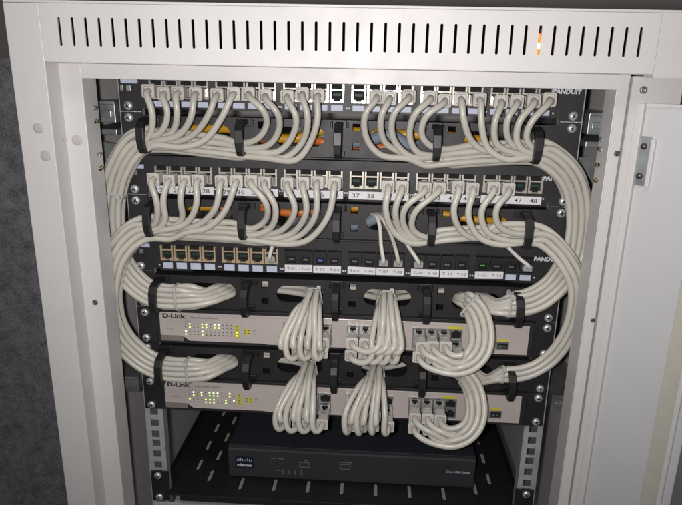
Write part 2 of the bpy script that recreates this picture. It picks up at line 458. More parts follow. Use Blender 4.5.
# ------------------------------------------------------------------ shared small meshes
def screw_meshes():
    h = MB().lathe([(4.7,0),(4.7,-0.9),(4.1,-2.0),(2.9,-2.75),(1.5,-3.05),(0.2,-3.1)], 18)
    x = MB().box(-2.6,2.6,-3.2,-2.0,-0.55,0.55).box(-0.55,0.55,-3.21,-2.0,-2.6,2.6)
    return h.mesh('screw','screw_zinc'), x.mesh('cross_recess','cavity')
SCREW, CROSS = screw_meshes()
def screw(parent, x, z, y=-2.2):
    o = place('screw', SCREW, parent, (x, y, z)); 
    c = obj('cross_recess', CROSS, o); o.rotation_euler.y = random.uniform(0, 1.5)
    return o
def ears_screws(parent, zc, ys=-2.2, which=(1,1,1,1)):
    for k, (sx, dz) in enumerate(((-1,15.875),(-1,-15.875),(1,15.875),(1,-15.875))):
        if which[k]: screw(parent, sx*232.55+random.uniform(-.5,.5), zc+dz+random.uniform(-.3,.3), ys)

# jack: side posts with horns, cross bar, stepped lower corners, dark socket with contacts
def jack_meshes(material):
    m = MB()
    m.box(-7.4,-5.7,-2.4,3,-8.2,10).box(5.7,7.4,-2.4,3,-8.2,10)
    m.box(-5.69,5.69,-1.6,3,4.0,5.4)
    m.box(-5.69,-3.2,-2.0,3,-8.2,-5.2).box(3.2,5.69,-2.0,3,-8.2,-5.2)
    m.box(-3.19,3.19,-1.0,3,-8.2,-7.0)
    s = MB().box(-5.69,5.69,2.0,3.2,-7,3.9).box(-5.69,5.69,0.8,2,5.5,9.8)
    c = MB()
    for k in range(8): c.box(-3.8+k*1.0,-3.3+k*1.0,0.6,1.9,-1.5,1.0)
    return m.mesh('jack', material), s.mesh('socket','cavity'), c.mesh('contacts','jack_green')
JS = jack_meshes('jack_silver'); JT = jack_meshes('jack_tan')
def black_jack():
    m = MB().prism(rect(-7.2,7.2,-7.6,8.2), [rect(-4.9,4.9,-6,1.6)], -1.2, 2)
    m.box(-5.2,5.2,-2.2,-1.21,2.2,3.2)
    s = MB().box(-4.9,4.9,1.0,2.2,-6,1.6)
    c = MB()
    for k in range(6): c.box(-2.7+k*0.95,-2.3+k*0.95,-0.2,0.9,-3.2,-1.2)
    return m.mesh('jack','black_plastic'), s.mesh('socket','cavity'), c.mesh('contacts','dull_zinc')
JB = black_jack()
JB_GREEN = (JB[0], JB[1], MB().box(-2.6,2.6,-0.3,0.9,-2.4,-1.2).mesh('contacts','green_glint'))  # green block instead of contacts: a socket glint put into colour
JB_BLUE = (JB[0], JB[1], MB().box(-2.6,2.6,-0.3,0.9,-3.2,-1.2).mesh('contacts','blue_glint'))  # blue block painted as a glint inside the socket
def jack(parent, kind, x, z):
    o = place('jack', kind[0], parent, (x, -2.0, z))
    obj('socket', kind[1], o); obj('contacts', kind[2], o)
    return o
def port_x(k): return -200.7+70.8*(k//4)+16.1*(k % 4)

# ------------------------------------------------------------------ patch panels
def patch_panel(zc, label, kinds, name='patch_bay'):
    t = thing(name, label, 'patch panel', (0, 0, zc-22))
    holes = []
    for k in range(24):
        x = port_x(k); holes.append(rect(x-7.6, x+7.6, zc-8.6, zc+10.4))
    outer = [(-241.3,zc-21.8),(-219,zc-21.8),(-219,zc-18.6),(219,zc-18.6),(219,zc-21.8),(241.3,zc-21.8),(241.3,zc+21.8),(219,zc+21.8),(219,zc+20.6),(-219,zc+20.6),(-219,zc+21.8),(-241.3,zc+21.8)]
    part('face_plate', MB().prism(outer, holes, -2, 0), 'black_steel', t, 0.35)
    part('rear_light_stop', MB().box(-212, 212, 1.6, 40, zc-17.5, zc+19.5), 'cavity', t)  # black box added behind the jacks to stop light in the gaps
    for k in range(24): jack(t, kinds[k], port_x(k), zc)
    # name-holder strip and clip at the left ear
    part('holder_strip', MB().box(-238.5,-220.5,-2.9,-2.1,zc+6.6,zc+11), 'label_blue', t, 0.2)
    part('ear_clip', MB().box(-239.5,-236.5,-2.8,-2.1,zc-1,zc+5).box(-233,-228.5,-2.7,-2.1,zc-1,zc+4.6), 'dull_zinc', t, 0.2)
    ears_screws(t, zc, which=(0,1,0,1))
    text('PANDUIT', 4.6, 'logo_white', t, (209, -2.15, zc+5.8), 'maker_lettering', width=29, bold=0.3, shear=0.06)
    return t
zA, zC, zE = 22.2, -2*U+22.2, -4*U+22.2
zB, zD, zF, zG, zH, zI = -22.2, -3*U+22.2, -5*U+22.2, -6*U+22.2, -7*U+22.2, -8*U+22.2
pA = patch_panel(zA, 'black patch panel with blank blue labels, topmost, just under the slotted header', [JS]*24)
pC = patch_panel(zC, 'black patch panel with white number labels 25 to 48, middle of the three', [JS]*24)
pE = patch_panel(zE, 'black patch panel with tan and black jacks and few cords, lowest of three', [JT]*8+[JB]*2+[JB_BLUE]+[JB]*9+[JB_GREEN]+[JB]*3)
for k in range(24):
    x = port_x(k)
    part('label_strip', MB().box(x-6.2, x+6.2, -2.7, -2.05, zA-16.4, zA-10.8), 'label_blue', pA, 0.15)
for g in range(6):
    x0 = port_x(4*g)-8.2; x1 = port_x(4*g+3)+8.2
    ls = part('label_strip', MB().box(x0, x1, -2.7, -2.05, zC-20.2, zC-11.6), 'label_white', pC, 0.15)
    for i in range(4):
        text(str(25+4*g+i), 4.6, 'ink', ls, (port_x(4*g+i)-0.3, -2.78, zC-18.4), 'port_number', align='CENTER', width=7.6, bold=0.02)
    for pn, xx in ((pA, zA), (pC, zC), (pE, zE)):
        for sx in (x0-2.6, x1+1.0):
            part('tiny_mark', MB().box(sx, sx+1.6, -2.3, -2.05, xx-14.6, xx-13.0), 'logo_white', pn)
for k in range(8):
    x = port_x(k)
    part('label_strip', MB().box(x-5.8, x+6.0, -2.7, -2.05, zE-18, zE-10.6), 'label_blue', pE, 0.15)
for k in (22, 23):
    x = port_x(k)
    part('label_strip', MB().box(x-6.0, x+6.0, -2.7, -2.05, zE-17.4, zE-11), 'label_blue', pE, 0.15)
for j in range(7):
    k = 8+2*j; a = port_x(k); b = port_x(k+1)
    tilt = random.uniform(-.5,.5)
    x0, x1 = a-7.6, b+7.4
    mb = MB().add([(x0,-2.9,zE-16.6+tilt),(x1,-2.9,zE-16.6-tilt),(x1,-2.9,zE-8.2-tilt),(x0,-2.9,zE-8.2+tilt),(x0,-2.05,zE-16.6+tilt),(x1,-2.05,zE-16.6-tilt),(x1,-2.05,zE-8.2-tilt),(x0,-2.05,zE-8.2+tilt)],
                  [(0,1,2,3),(7,6,5,4),(0,4,5,1),(1,5,6,2),(2,6,7,3),(3,7,4,0)])
    ls = part('label_strip', mb, 'label_white', pE)
    for i, xx in ((1, a), (2, b)):
        text('T-%02d' % (2*j+i), 3.1, 'ink', ls, (xx, -2.98, zE-14.2), 'port_number', align='CENTER', width=10.5, bold=-0.02)

# ------------------------------------------------------------------ cable managers
RX = [-209, -107.5, -7.5, 92, 192]
def ring_mesh():
    """D-ring finger: base, upper and lower arm, rounded front bar"""
    m = MB()
    w = 4.0
    prof = [(-2,16.5),(-9,17.3),(-24,17.2),(-33,14.5),(-37.5,8),(-38.5,-4),(-37,-13),(-33,-17.8),(-27,-18.8),(-22,-17),(-25,-13.8),(-30,-11.5),(-32.6,-4),(-31.8,6),(-28,10.8),(-21,12.6),(-9,12.6),(-2,12.4)]
    k = len(prof)
    def ww(z, y): return w if z > -6 else w*(1-0.28*min(1, (-6-z)/12))
    v = [(-ww(z,y),y,z) for y, z in prof]+[(ww(z,y),y,z) for y, z in prof]
    f = [(i,(i+1) % k,(i+1) % k+k,i+k) for i in range(k-1)] + [(k-1,0,k,2*k-1)]
    tri = geometry.tessellate_polygon([[Vector((y,z,0)) for y, z in prof]])
    f += [tuple(t) for t in tri]+[tuple(i+k for i in reversed(t)) for t in tri]
    m.add(v, f)
    m.box(-7.5,7.5,-4,-2.01,9.5,19).box(-6,6,-5.5,-2.01,-19,-13).box(-3.2,3.2,-30,-2.01,-18.6,-15.4)
    m.box(-9.5,-7.6,-6.5,-2.01,11,17).box(7.6,9.5,-6.5,-2.01,11,17)
    me = m.mesh('retaining_ring','black_plastic')
    bm = bmesh.new(); bm.from_mesh(me); bmesh.ops.recalc_face_normals(bm, faces=bm.faces); bm.to_mesh(me); bm.free()
    return me
RING = ring_mesh()
def manager(zc, label):
    t = thing('cable_manager', label, 'cable manager', (0, 0, zc-22), 'cable managers between the panels')
    holes = []
    for k in range(4): holes.append(rrect((RX[k]+RX[k+1])/2+7.5, zc+0.5, 54, 20, 9.9, 8))
    for x in RX[1:4]:
        for dz in (11.5, -8.5): holes.append(rect(x+13.5, x+21.5, zc+dz-3.6, zc+dz+3.6))
    outer = [(-241.3,zc-21.8),(-219,zc-21.8),(-219,zc-20.8),(219,zc-20.8),(219,zc-21.8),(241.3,zc-21.8),(241.3,zc+21.8),(219,zc+21.8),(219,zc+18.6),(-219,zc+18.6),(-219,zc+21.8),(-241.3,zc+21.8)]
    part('face_plate', MB().prism(outer, holes, -2, 0), 'black_steel', t, 0.35)
    part('upper_flange', MB().box(-218.5, 218.5, 0.02, 14, zc+17, zc+18.5), 'black_steel', t)
    part('lower_flange', MB().box(-218.5, 218.5, 0.02, 14, zc-20.7, zc-19.2).box(-214, 214, -9, -2.05, zc-21.9, zc-20.2), 'black_steel', t, 0.3)
    for x in RX:
        r = place('retaining_ring', RING, t, (x, 0, zc)); bev(r, 0.7)
    ears_screws(t, zc)
    return t
manager(zB, 'black ringed cable manager between topmost and middle patch panels')
manager(zD, 'black ringed cable manager between middle and lowest patch panels')
manager(zF, 'black ringed cable manager directly above the upper switch')
manager(zH, 'black ringed cable manager between the two switches')
# dark void far behind the panels: racked gear and added rear boxes keep the cabinet's middle in shade

# ------------------------------------------------------------------ switches
def dot(): return MB().lathe([(0.85,0.2),(0.85,-0.15),(0.5,-0.35),(0.1,-0.4)], 8)
LED = {k: dot().mesh('indicator_light', k) for k in ('led_off','led_green','led_white','led_amber')}
SWX = [-62.0, 12.0, 87.0]           # first column of each port block
def sw_port(g, c, r, zc): return (SWX[g]+14.3*c, zc + (5.6 if r == 0 else -7.6)-1.2)
def port_mesh():
    m = MB().prism(rect(-6.9,6.9,-5.9,6.3), [[(-5.6,-4.4),(5.6,-4.4),(5.6,3.4),(2.6,3.4),(2.6,5.0),(-2.6,5.0),(-2.6,3.4),(-5.6,3.4)]], -1.4, 1)
    return m.mesh('port','dull_zinc'), MB().box(-6.6,6.6,0.02,0.14,-5.7,6.1).mesh('socket','cavity')
PORT, PSOCK = port_mesh()
def network_switch(zc, label, rows):
    t = thing('network_switch', label, 'network switch', (0, 0, zc-22), 'rack switches')
    part('chassis', MB().box(-219, 219, -1.9, 240, zc-21.6, zc+21.2), 'switch_body', t, 0.6)
    for sx in (-1, 1):
        part('rack_ear', MB().box(*sorted((sx*219.1, sx*241.3)), -2, 0, zc-21.8, zc+21.8).box(*sorted((sx*219.1, sx*221)), 0.02, 40, zc-20, zc+20), 'black_steel', t, 0.35)
    # face with chamfered lower-left corner over a ribbed vent
    x0, x1, zb, zt = -215, 213, zc-18.4, zc+17.6
    fp = part('face_panel', MB().prism([(x0,zb+7),(x0+27,zb+7),(x0+35,zb+1),(x0+120,zb+1),(x0+128,zb),(x1,zb),(x1,zt),(x0,zt)], [], -3.4, -1.95), 'switch_face', t, 0.4)
    part('ribbed_vent', MB().box(x0, x0+27.5, -2.9, -1.95, zb, zb+6.8), 'switch_rib', t)
    for k in range(13): part('rib', MB().box(x0+1+2*k, x0+2+2*k, -3.4, -2.95, zb+0.8, zb+6.2), 'switch_rib', t)
    text('D-Link', 5.4, 'ink', fp, (-211, -3.55, zc+10.8), 'maker_lettering', width=28, bold=0.28)
    text('Web Smart Switch', 2.6, 'faint_ink', fp, (-178, -3.55, zc+11.2), 'model_lettering', width=33, bold=0.03)
    text('10/100Mbps', 1.2, 'faint_ink', fp, (-184, -3.55, zc+6.6), 'small_print', width=7)
    text('Power', 1.2, 'faint_ink', fp, (-207, -3.55, zc-3.6), 'small_print', width=10)
    # indicator rows
    xs = [-183.8+4.9*i for i in range(12)]
    for r, row in enumerate(rows[:4]):
        z = zc+(4.2, 0.3, -5.0, -8.9)[r]
        for i, ch in enumerate(row):
            key = {'g':'led_green','w':'led_white','a':'led_amber','.':'led_off'}[ch]
            place('indicator_light', LED[key], t, (xs[i], -3.45, z))
    part('status_label', MB().box(-126.0,-120.8,-3.7,-3.42,zc-10.5,zc+4.8), 'yellow_sticker', t)
    for i, ch in enumerate(rows[4]):
        place('indicator_light', LED[{'g':'led_green','w':'led_white','a':'led_amber','.':'led_off'}[ch]], t, (-123.4, -3.7, zc+3.2-3.9*i))
    part('mode_label', MB().box(-115.5,-108,-3.7,-3.42,zc-7,zc+0.6), 'yellow_sticker', t)
    for dx in (-114, -109.5):
        for dz in (-5, -1.2): place('indicator_light', LED['led_off'], t, (dx, -3.7, zc+dz))
    text('100M', 1.3, 'faint_ink', fp, (-105.5, -3.55, zc-2), 'small_print', width=5); text('Link', 1.3, 'faint_ink', fp, (-105.5, -3.55, zc-6.2), 'small_print', width=5)
    for g in range(3):
        for c_ in range(4):
            for r in range(2):
                x, z = sw_port(g, c_, r, zc)
                o = place('port', PORT, t, (x, -3.6, z)); obj('socket', PSOCK, o)
    # two uplink cages with yellow stickers
    for x in (167, 183.5):
        part('uplink_port', MB().prism(rect(x-7,x+7,zc-12.2,zc-2.6), [rect(x-5.8,x+5.8,zc-11,zc-4)], -4.6, -3.3), 'dull_zinc', t, 0.2)
        part('uplink_socket', MB().box(x-6.5,x+6.5,-3.7,-3.42,zc-12,zc-3), 'cavity', t)
        part('uplink_contacts', MB().box(x-4,x-1,-4.2,-3.72,zc-9.5,zc-7).box(x+0.5,x+3.5,-4.2,-3.72,zc-9,zc-7.5), 'dull_zinc', t)
        part('uplink_label', MB().box(x-6.6,x+6.6,-3.75,-3.42,zc-2.2,zc+0.6), 'yellow_sticker', t)
    part('uplink_label', MB().box(120,136,-3.75,-3.42,zc+10.5,zc+14), 'yellow_sticker', t)
    ears_screws(t, zc)
    return t
network_switch(zG, 'silver fronted rack switch, the upper of the two', ['.g..gw.ww...','.g..gg.gg...','w...w.......','g...g.......','..ga'])
network_switch(zI, 'silver fronted rack switch directly above the dark router', ['.w.w.www..w.','.g.g.ggg..a.','g...ggg..g.w','....ggg..g..','....'])

# ------------------------------------------------------------------ shelf, router, unit below
ZS = -480.0
sh = thing('rack_shelf', 'black slotted rack shelf carrying the dark router', 'shelf', (0, 0, ZS-9))
holes = [rrect(-132.5+44.5*k, 30, 5.2, 26, 2.5, 4) for k in range(7)]
for sx in (-1, 1):
    for k in range(5): holes.append(rrect(sx*199, 66+46*k, 5.4, 25, 2.6, 4))
    for k in range(5): holes.append(rrect(sx*177.5, 43+46*k, 5.4, 25, 2.6, 4))
part('deck', MB().hplate(rect(-231, 231, 4, 330), holes, ZS-1.8, ZS), 'black_steel', sh, 0.2)
part('front_lip', MB().box(-206, 206, 0, 3.95, ZS-9, ZS), 'black_steel', sh, 0.6)
for sx in (-1, 1):
    part('rack_ear', MB().box(*sorted((sx*219, sx*241.3)), -2, 0.5, -11*U+0.5, -10*U-0.5), 'black_steel', sh, 0.4)
    part('side_rim', MB().box(*sorted((sx*229.2, sx*231)), 0.6, 330, ZS+0.05, ZS+12), 'black_steel', sh)
    part('brace', MB().box(*sorted((sx*206.1, sx*229)), 0.6, 4, ZS-1.6, ZS+2), 'black_steel', sh)
    for dz in (15.875, -15.875): screw(sh, sx*232.0, -10.5*U+dz, -2.2)

rt = thing('router', 'dark blue-grey network router lying on the slotted shelf', 'router', (12, 170, ZS))
rz0, rz1 = ZS+3, ZS+50
part('case', MB().box(-149, 173, 44, 310, rz0, rz1-1.5), 'router_paint', rt, 1.2)
part('lid', MB().box(-150.5, 174.5, 41, 310, rz1-1.45, rz1), 'router_paint', rt, 0.5)
fr = part('front_bezel', MB().loft([[(-151,38,rz0+1),(175,38,rz0+1),(175,38,rz1-4),(-151,38,rz1-4)],[(-151,43.9,rz0),(175,43.9,rz0),(175,43.9,rz1-2),(-151,43.9,rz1-2)]]), 'router_face', rt, 1.6)
bd = part('badge', MB().prism(rrect(-129, rz0+24, 24, 17, 1, 3), [], 37.0, 37.95), 'router_badge', rt, 0.3)
text('cisco', 4.2, 'logo_white', bd, (-139, 36.85, rz0+18), 'maker_lettering', width=20, bold=0.25)
for k, h in enumerate((2,3.2,4.6,3.2,2,3.2,4.6,3.2,2)):
    part('logo_bar', MB().box(-139+2.35*k, -138.1+2.35*k, 36.8, 36.98, rz0+26, rz0+26+h), 'logo_white', bd)
text('Cisco 1800 Series', 3.0, 'logo_white', fr, (137, 37.8, rz0+23), 'model_lettering', width=31, bold=0.03)
for dx, dz, w, h in ((-94,31,7,1.4),(-84,31,8,1.4),(-86,13,6,1.4),(-50,30,6,1.2),(-2,30,16,1.6)):
    part('panel_mark', MB().box(dx, dx+w, 37.7, 37.98, rz0+dz, rz0+dz+h), 'router_mark', fr)
for dx in (-78, -70, -62, -54):
    part('status_slit', MB().box(dx, dx+1.2, 37.7, 37.98, rz0+8, rz0+15), 'router_mark', fr)
for dx, dz in ((-52,22),(2,22)):
    part('recess_frame', MB().prism(rect(dx-4,dx+10,rz0+dz-2,rz0+dz+6), [rect(dx-3,dx+9,rz0+dz-1,rz0+dz+5)], 37.6, 37.98), 'router_mark', fr)
for x in (-135, 158):
    for y in (60, 290): part('rubber_foot', MB().box(x-7, x+7, y-7, y+7, ZS+0.05, rz0-0.02), 'black_plastic', rt)
un = thing('rack_unit', 'pale metal equipment box just showing beneath the shelf lip', 'equipment', (0, 0, ZS-56))
part('case', MB().box(-216, 216, 3, 300, ZS-56, ZS-15), 'pale_metal', un, 0.8)
part('front_strip', MB().box(-206, 206, -1.6, 2.9, ZS-55, ZS-14), 'pale_metal', un, 0.6)
part('rack_ear', MB().box(-241.3, -206.2, -2, 0.4, ZS-55, ZS-11.5), 'pale_metal', un, 0.3)
part('rack_ear', MB().box(206.2, 241.3, -2, 0.4, ZS-55, ZS-11.5), 'pale_metal', un, 0.3)
screw(un, -128, ZS-18, -1.7)

# ------------------------------------------------------------------ loose cables inside, glimpsed through the openings
def loose(name, pts, r, material, label, cat='cable'):
    path = catmull(pts, 5)
    a = path[0]
    single(name, MB().tube(path, r, 10), material, label, cat, (a.x, a.y, a.z))
loose('yellow_cable', [(-190,24,zB+3),(-120,18,zB+5),(-60,14,zB-4),(-30,16,zB+6),(30,24,zB+4),(110,18,zB+3),(160,20,zB-2)], 5.2, 'yellow_cable', 'thick yellow cable glimpsed behind the upper cable manager')
loose('orange_cable', [(-130,30,zB-9),(-60,24,zB-3),(-22,10,zB-6),(0,26,zB-10),(60,30,zB-12)], 4.5, 'orange_cable', 'orange cable glimpsed through a rounded opening of the upper cable manager')
loose('blue_grey_cable', [(-50,34,zB-2),(20,22,zB-5),(45,14,zB+4),(70,18,zB-10),(90,30,zB-4)], 7, 'bluegrey_cable', 'thick blue-grey cable glimpsed behind the upper cable manager')
loose('orange_cable', [(-120,26,zD+2),(-85,14,zD+6),(-60,10,zD+4),(-30,14,zD+8),(10,30,zD+8)], 4.8, 'orange_cable', 'orange cable glimpsed through an opening of the lower ringed manager near centre')
loose('yellow_cable', [(-200,18,zD+6),(-150,12,zD+8),(-100,20,zD+11),(0,16,zD+12),(12,12,zD+12),(80,26,zD+9),(150,12,zD+2),(190,24,zD)], 4.4, 'yellow_cable', 'yellow cable glimpsed through small square openings below the middle patch panel')
loose('blue_grey_cable', [(-20,30,zD-14),(20,16,zD-7),(36,9,zD+3),(52,14,zD+5),(80,30,zD+4)], 6.5, 'bluegrey_cable', 'blue-grey cable in the opening where the white phone cords emerge')

# ------------------------------------------------------------------ plugs
def boot_mesh(L0, L1):
    """square hood, hollow at its end; axis -Y, from y=-L0 to -L1"""
    def ring(h, y, r=0.2): 
        c = h*r
        return [(-h+c,y,-h),(h-c,y,-h),(h,y,-h+c),(h,y,h-c),(h-c,y,h),(-h+c,y,h),(-h,y,h-c),(-h,y,-h+c)]
    secs = [ring(5.0,-L0), ring(5.3,-L0-1), ring(5.6,-L1+4.5), ring(6.6,-L1+3.5), ring(6.7,-L1+0.4), ring(6.3,-L1), ring(4.9,-L1), ring(4.4,-L1+3.0)]
    m = MB().loft(secs)
    m.f = [tuple(reversed(f)) for f in m.f]
    return m.mesh('boot','boot')
def plug_mesh(L0, L1):
    m = MB().box(-5.8,5.8,-L1,L0,-4.4,3.6)
    m.box(-3,3,-L1+1,L0-4,3.61,4.3).add([(-2.6,-L1-3,6.4),(2.6,-L1-3,6.4),(2.6,-L1+6,4.31),(-2.6,-L1+6,4.31),(-2.6,-L1-3,7.2),(2.6,-L1-3,7.2),(2.6,-L1+6,5.1),(-2.6,-L1+6,5.1)], [(0,3,2,1),(4,5,6,7),(0,1,5,4),(1,2,6,5),(2,3,7,6),(3,0,4,7)])
    return m.mesh('plug','plug')
BOOT_P, PLUG_P = boot_mesh(6, 21), plug_mesh(1.5, 8)
BOOT_S, PLUG_S = boot_mesh(19, 36), plug_mesh(1.5, 21)
LATCH = MB().box(-3.4,3.4,-7.5,-2.5,3.65,4.6).box(-1.8,1.8,-11,-7.4,3.7,5.2).mesh('latch','cavity')
def add_plug(t, boot, plug, at, yaw=0, pitch=0):
    p = place('plug', plug, t, at); p.rotation_euler = (pitch, 0, yaw)
    b = obj('boot', boot, p)
    if boot is BOOT_S: obj('latch', LATCH, p)
    return p

# ------------------------------------------------------------------ cable trunks
def trunk(pts): return catmull([P(*p) for p in pts], 3.0, 6)
TR = {
 'AL': trunk([(330,158,-17),(290,153,-17),(240,148,-17),(190,142,-17),(155,139,-17),(138,141,-17),(125,156,-16),(115,178,-11),(110,205,-6),(111,232,-4),(116,255,-5),(126,274,-10),(139,288,-15),(150,295,-17),(168,298,-17),(188,297.5,-17),(200,297,-17)]),
 'CL': trunk([(330,246,-17),(290,240,-17),(240,232,-17),(190,229,-17),(160,227,-17),(143,228,-18),(128,238,-21),(117,252,-23.5),(110,272,-24.5),(107.5,295,-24),(110,316,-22),(117,334,-20),(130,350,-18),(148,364,-17),(163,369.5,-17),(185,371,-17),(206,370,-17),(214,369,-17)]),
 'AR': trunk([(350,160,-17),(400,160,-17),(435,157,-17),(480,153,-17),(520,151,-17),(540,152,-17),(555,160,-16),(568,173,-12),(576,190,-7),(579,212,-4),(577,240,-4),(571,262,-6),(561,280,-10),(548,293,-15),(533,302,-17),(518,305,-17),(500,304.5,-17),(494,304.5,-17)]),
 'CR': trunk([(350,248,-17),(400,246,-17),(432,240,-17),(480,236,-17),(520,234,-17),(535,235,-18),(547,243,-20),(560,257,-23),(570,273,-24.5),(575,292,-24),(573,310,-22),(567,329,-20),(557,346,-18),(543,360,-17),(528,368,-17),(512,371,-17),(496,370.5,-17),(490,370.5,-17)]),
}
def frames(path, sgn):
    out = []
    for i in range(len(path)):
        a = path[max(0,i-1)]; b = path[min(len(path)-1,i+1)]; t = (b-a); t.y *= 0.0; t.normalize()
        out.append(Vector((t.z,0,-t.x)) if sgn < 0 else Vector((-t.z,0,t.x)))
    return out
R_CORD = 3.4
PIT = 6.5
def slot_off(row, layer):
    """row 0 = upper / outer side, layer 0 = towards the viewer"""
    return (1.5-row+(0.5 if layer == 1 else 0)-0.25)*PIT, (layer-1)*5.5
# visible loops traced on the photo (crop origin, crop points at 5.608x)
K = 5.608
def tr(ox, oy, *pts): return [(ox+x/K, oy+y/K) for x, y in pts]
LOOPS = {
 'A': {
  0: tr(120,75,(178,200),(176,310),(150,360)), 1: tr(120,75,(266,200),(243,300),(195,342)), 2: tr(120,75,(322,200),(308,300),(255,342)),
  3: tr(120,75,(402,230),(335,335),(215,368)), 4: tr(120,75,(500,220),(412,335),(300,378)), 5: tr(120,75,(565,250),(472,368),(350,405),(190,395)),
  6: tr(230,75,(190,200),(207,280),(155,358),(50,382)), 7: tr(230,75,(266,210),(277,300),(222,390),(70,412)), 8: tr(230,75,(371,230),(352,340),(270,430),(100,425)),
  9: tr(230,75,(436,230),(410,370),(310,463),(140,452)), 10: tr(230,75,(492,240),(450,380),(370,478),(210,466)),
  13: tr(340,75,(140,220),(150,360),(230,450),(390,470)), 14: tr(340,75,(230,230),(250,375),(350,440)), 15: tr(340,75,(300,220),(300,360),(400,460),(530,462)),
  16: tr(340,75,(418,220),(390,350),(435,435),(530,450)), 17: tr(340,75,(482,230),(458,340),(520,405),(610,415)),
  18: tr(450,75,(76,250),(120,370),(210,430)), 19: tr(450,75,(175,270),(210,410),(320,475),(450,462)), 20: tr(450,75,(250,260),(260,390),(370,440)),
  21: tr(450,75,(320,250),(326,360),(395,415)), 22: tr(450,75,(390,260),(380,385),(450,440)), 23: tr(450,75,(452,270),(430,360),(475,415))},
 'C': {
  0: tr(120,155,(205,260),(206,360),(185,395)), 1: tr(120,155,(240,260),(252,365),(205,420)), 2: tr(120,155,(340,260),(352,350),(295,400)),
  3: tr(120,155,(432,270),(370,385),(215,425)), 4: tr(120,155,(540,290),(450,385),(330,410)), 5: tr(120,155,(592,310),(490,410),(370,435)),
  6: tr(230,155,(204,270),(200,365),(115,415)), 7: tr(230,155,(256,290),(232,405),(130,450)), 8: tr(230,155,(366,300),(285,425),(150,440)),
  9: tr(230,155,(430,310),(345,440),(170,470)), 10: tr(230,155,(482,330),(385,455),(210,490)), 11: tr(230,155,(552,340),(440,475),(330,500),(130,478)),
  14: tr(340,155,(255,300),(300,430),(400,495)), 15: tr(340,155,(310,300),(340,430),(440,500)), 16: tr(340,155,(368,290),(360,400),(450,485)),
  17: tr(340,155,(420,320),(408,420),(500,465)), 18: tr(450,155,(18,310),(65,430),(160,468)), 19: tr(450,155,(100,330),(160,460),(280,502),(430,490)),
  20: tr(450,155,(175,310),(205,430),(320,480),(440,485)), 21: tr(450,155,(258,300),(270,395),(350,438),(440,442))}}
# slot in the trunk cross-section for every cord: (row, layer)
SLOT = {
 'AL': {1:(0,0),0:(1,0),3:(2,0),5:(3,0),2:(0,1),4:(2,1),10:(3,1),6:(0,2),7:(1,2),8:(2,2),9:(3,2)},
 'AR': {22:(0,0),23:(1,0),20:(2,0),19:(3,0),21:(0,1),18:(1,1),13:(3,1),17:(0,2),16:(1,2),14:(2,2),15:(3,2)},
 'CL': {1:(1,0),0:(0,0),3:(2,0),5:(3,0),2:(0,1),4:(1,1),7:(2,1),11:(3,1),6:(0,2),8:(1,2),9:(2,2),10:(3,2)},
 'CR': {21:(0,0),20:(1,0),19:(2,0),18:(0,1),17:(1,1),16:(0,2),14:(2,1),15:(1,2)}}
# which switch port (block, column, row) each cord ends in
def dest():
    D = {}
    ports = lambda g, n: [(g, c, r) for c in range(4) for r in (1, 0)][:n]
    left = sorted(SLOT['AL']); right = sorted(SLOT['AR'])
    b2 = ports(1, 8)
    for k, q in zip(left[:7], ports(0,8)[1:]): D['A', k] = q
    for k, q in zip(left[7:], b2[:4]): D['A', k] = q
    for k, q in zip(right[:4], b2[4:]): D['A', k] = q
    for k, q in zip(right[4:], ports(2,7)): D['A', k] = q
    left = sorted(SLOT['CL']); right = sorted(SLOT['CR'])
    for k, q in zip(left[:7], ports(0,8)): D['C', k] = q
    for k, q in zip(left[7:], b2[:5]): D['C', k] = q
    for k, q in zip(right[:2], b2[5:7]): D['C', k] = q
    for k, q in zip(right[2:], ports(2,6)): D['C', k] = q
    return D
DEST = dest()
EXIT = {'A': [-33.0, 49.0, 134.0], 'C': [-38.0, 41.0, 133.0]}
cnt = {}
EXITS = {}
def C3(zm, zs):
    """centre line of the right-hand bunch, sweeping out to the right and back under, with its outward normals"""
    cp = [Vector((138,-13,zm+3.5)), Vector((146,-25,zm-3)), Vector((151,-39,zm-18)), Vector((149,-50,zs+10)), Vector((139,-56,zs-1.5)), Vector((124,-58,zs-6.5))]
    nn = [Vector((0.15,0,1)), Vector((0.75,0,0.65)), Vector((1,0,0.1)), Vector((0.9,0,-0.45)), Vector((0.5,0,-0.85)), Vector((0.1,0,-1))]
    return cp, [q.normalized() for q in nn]
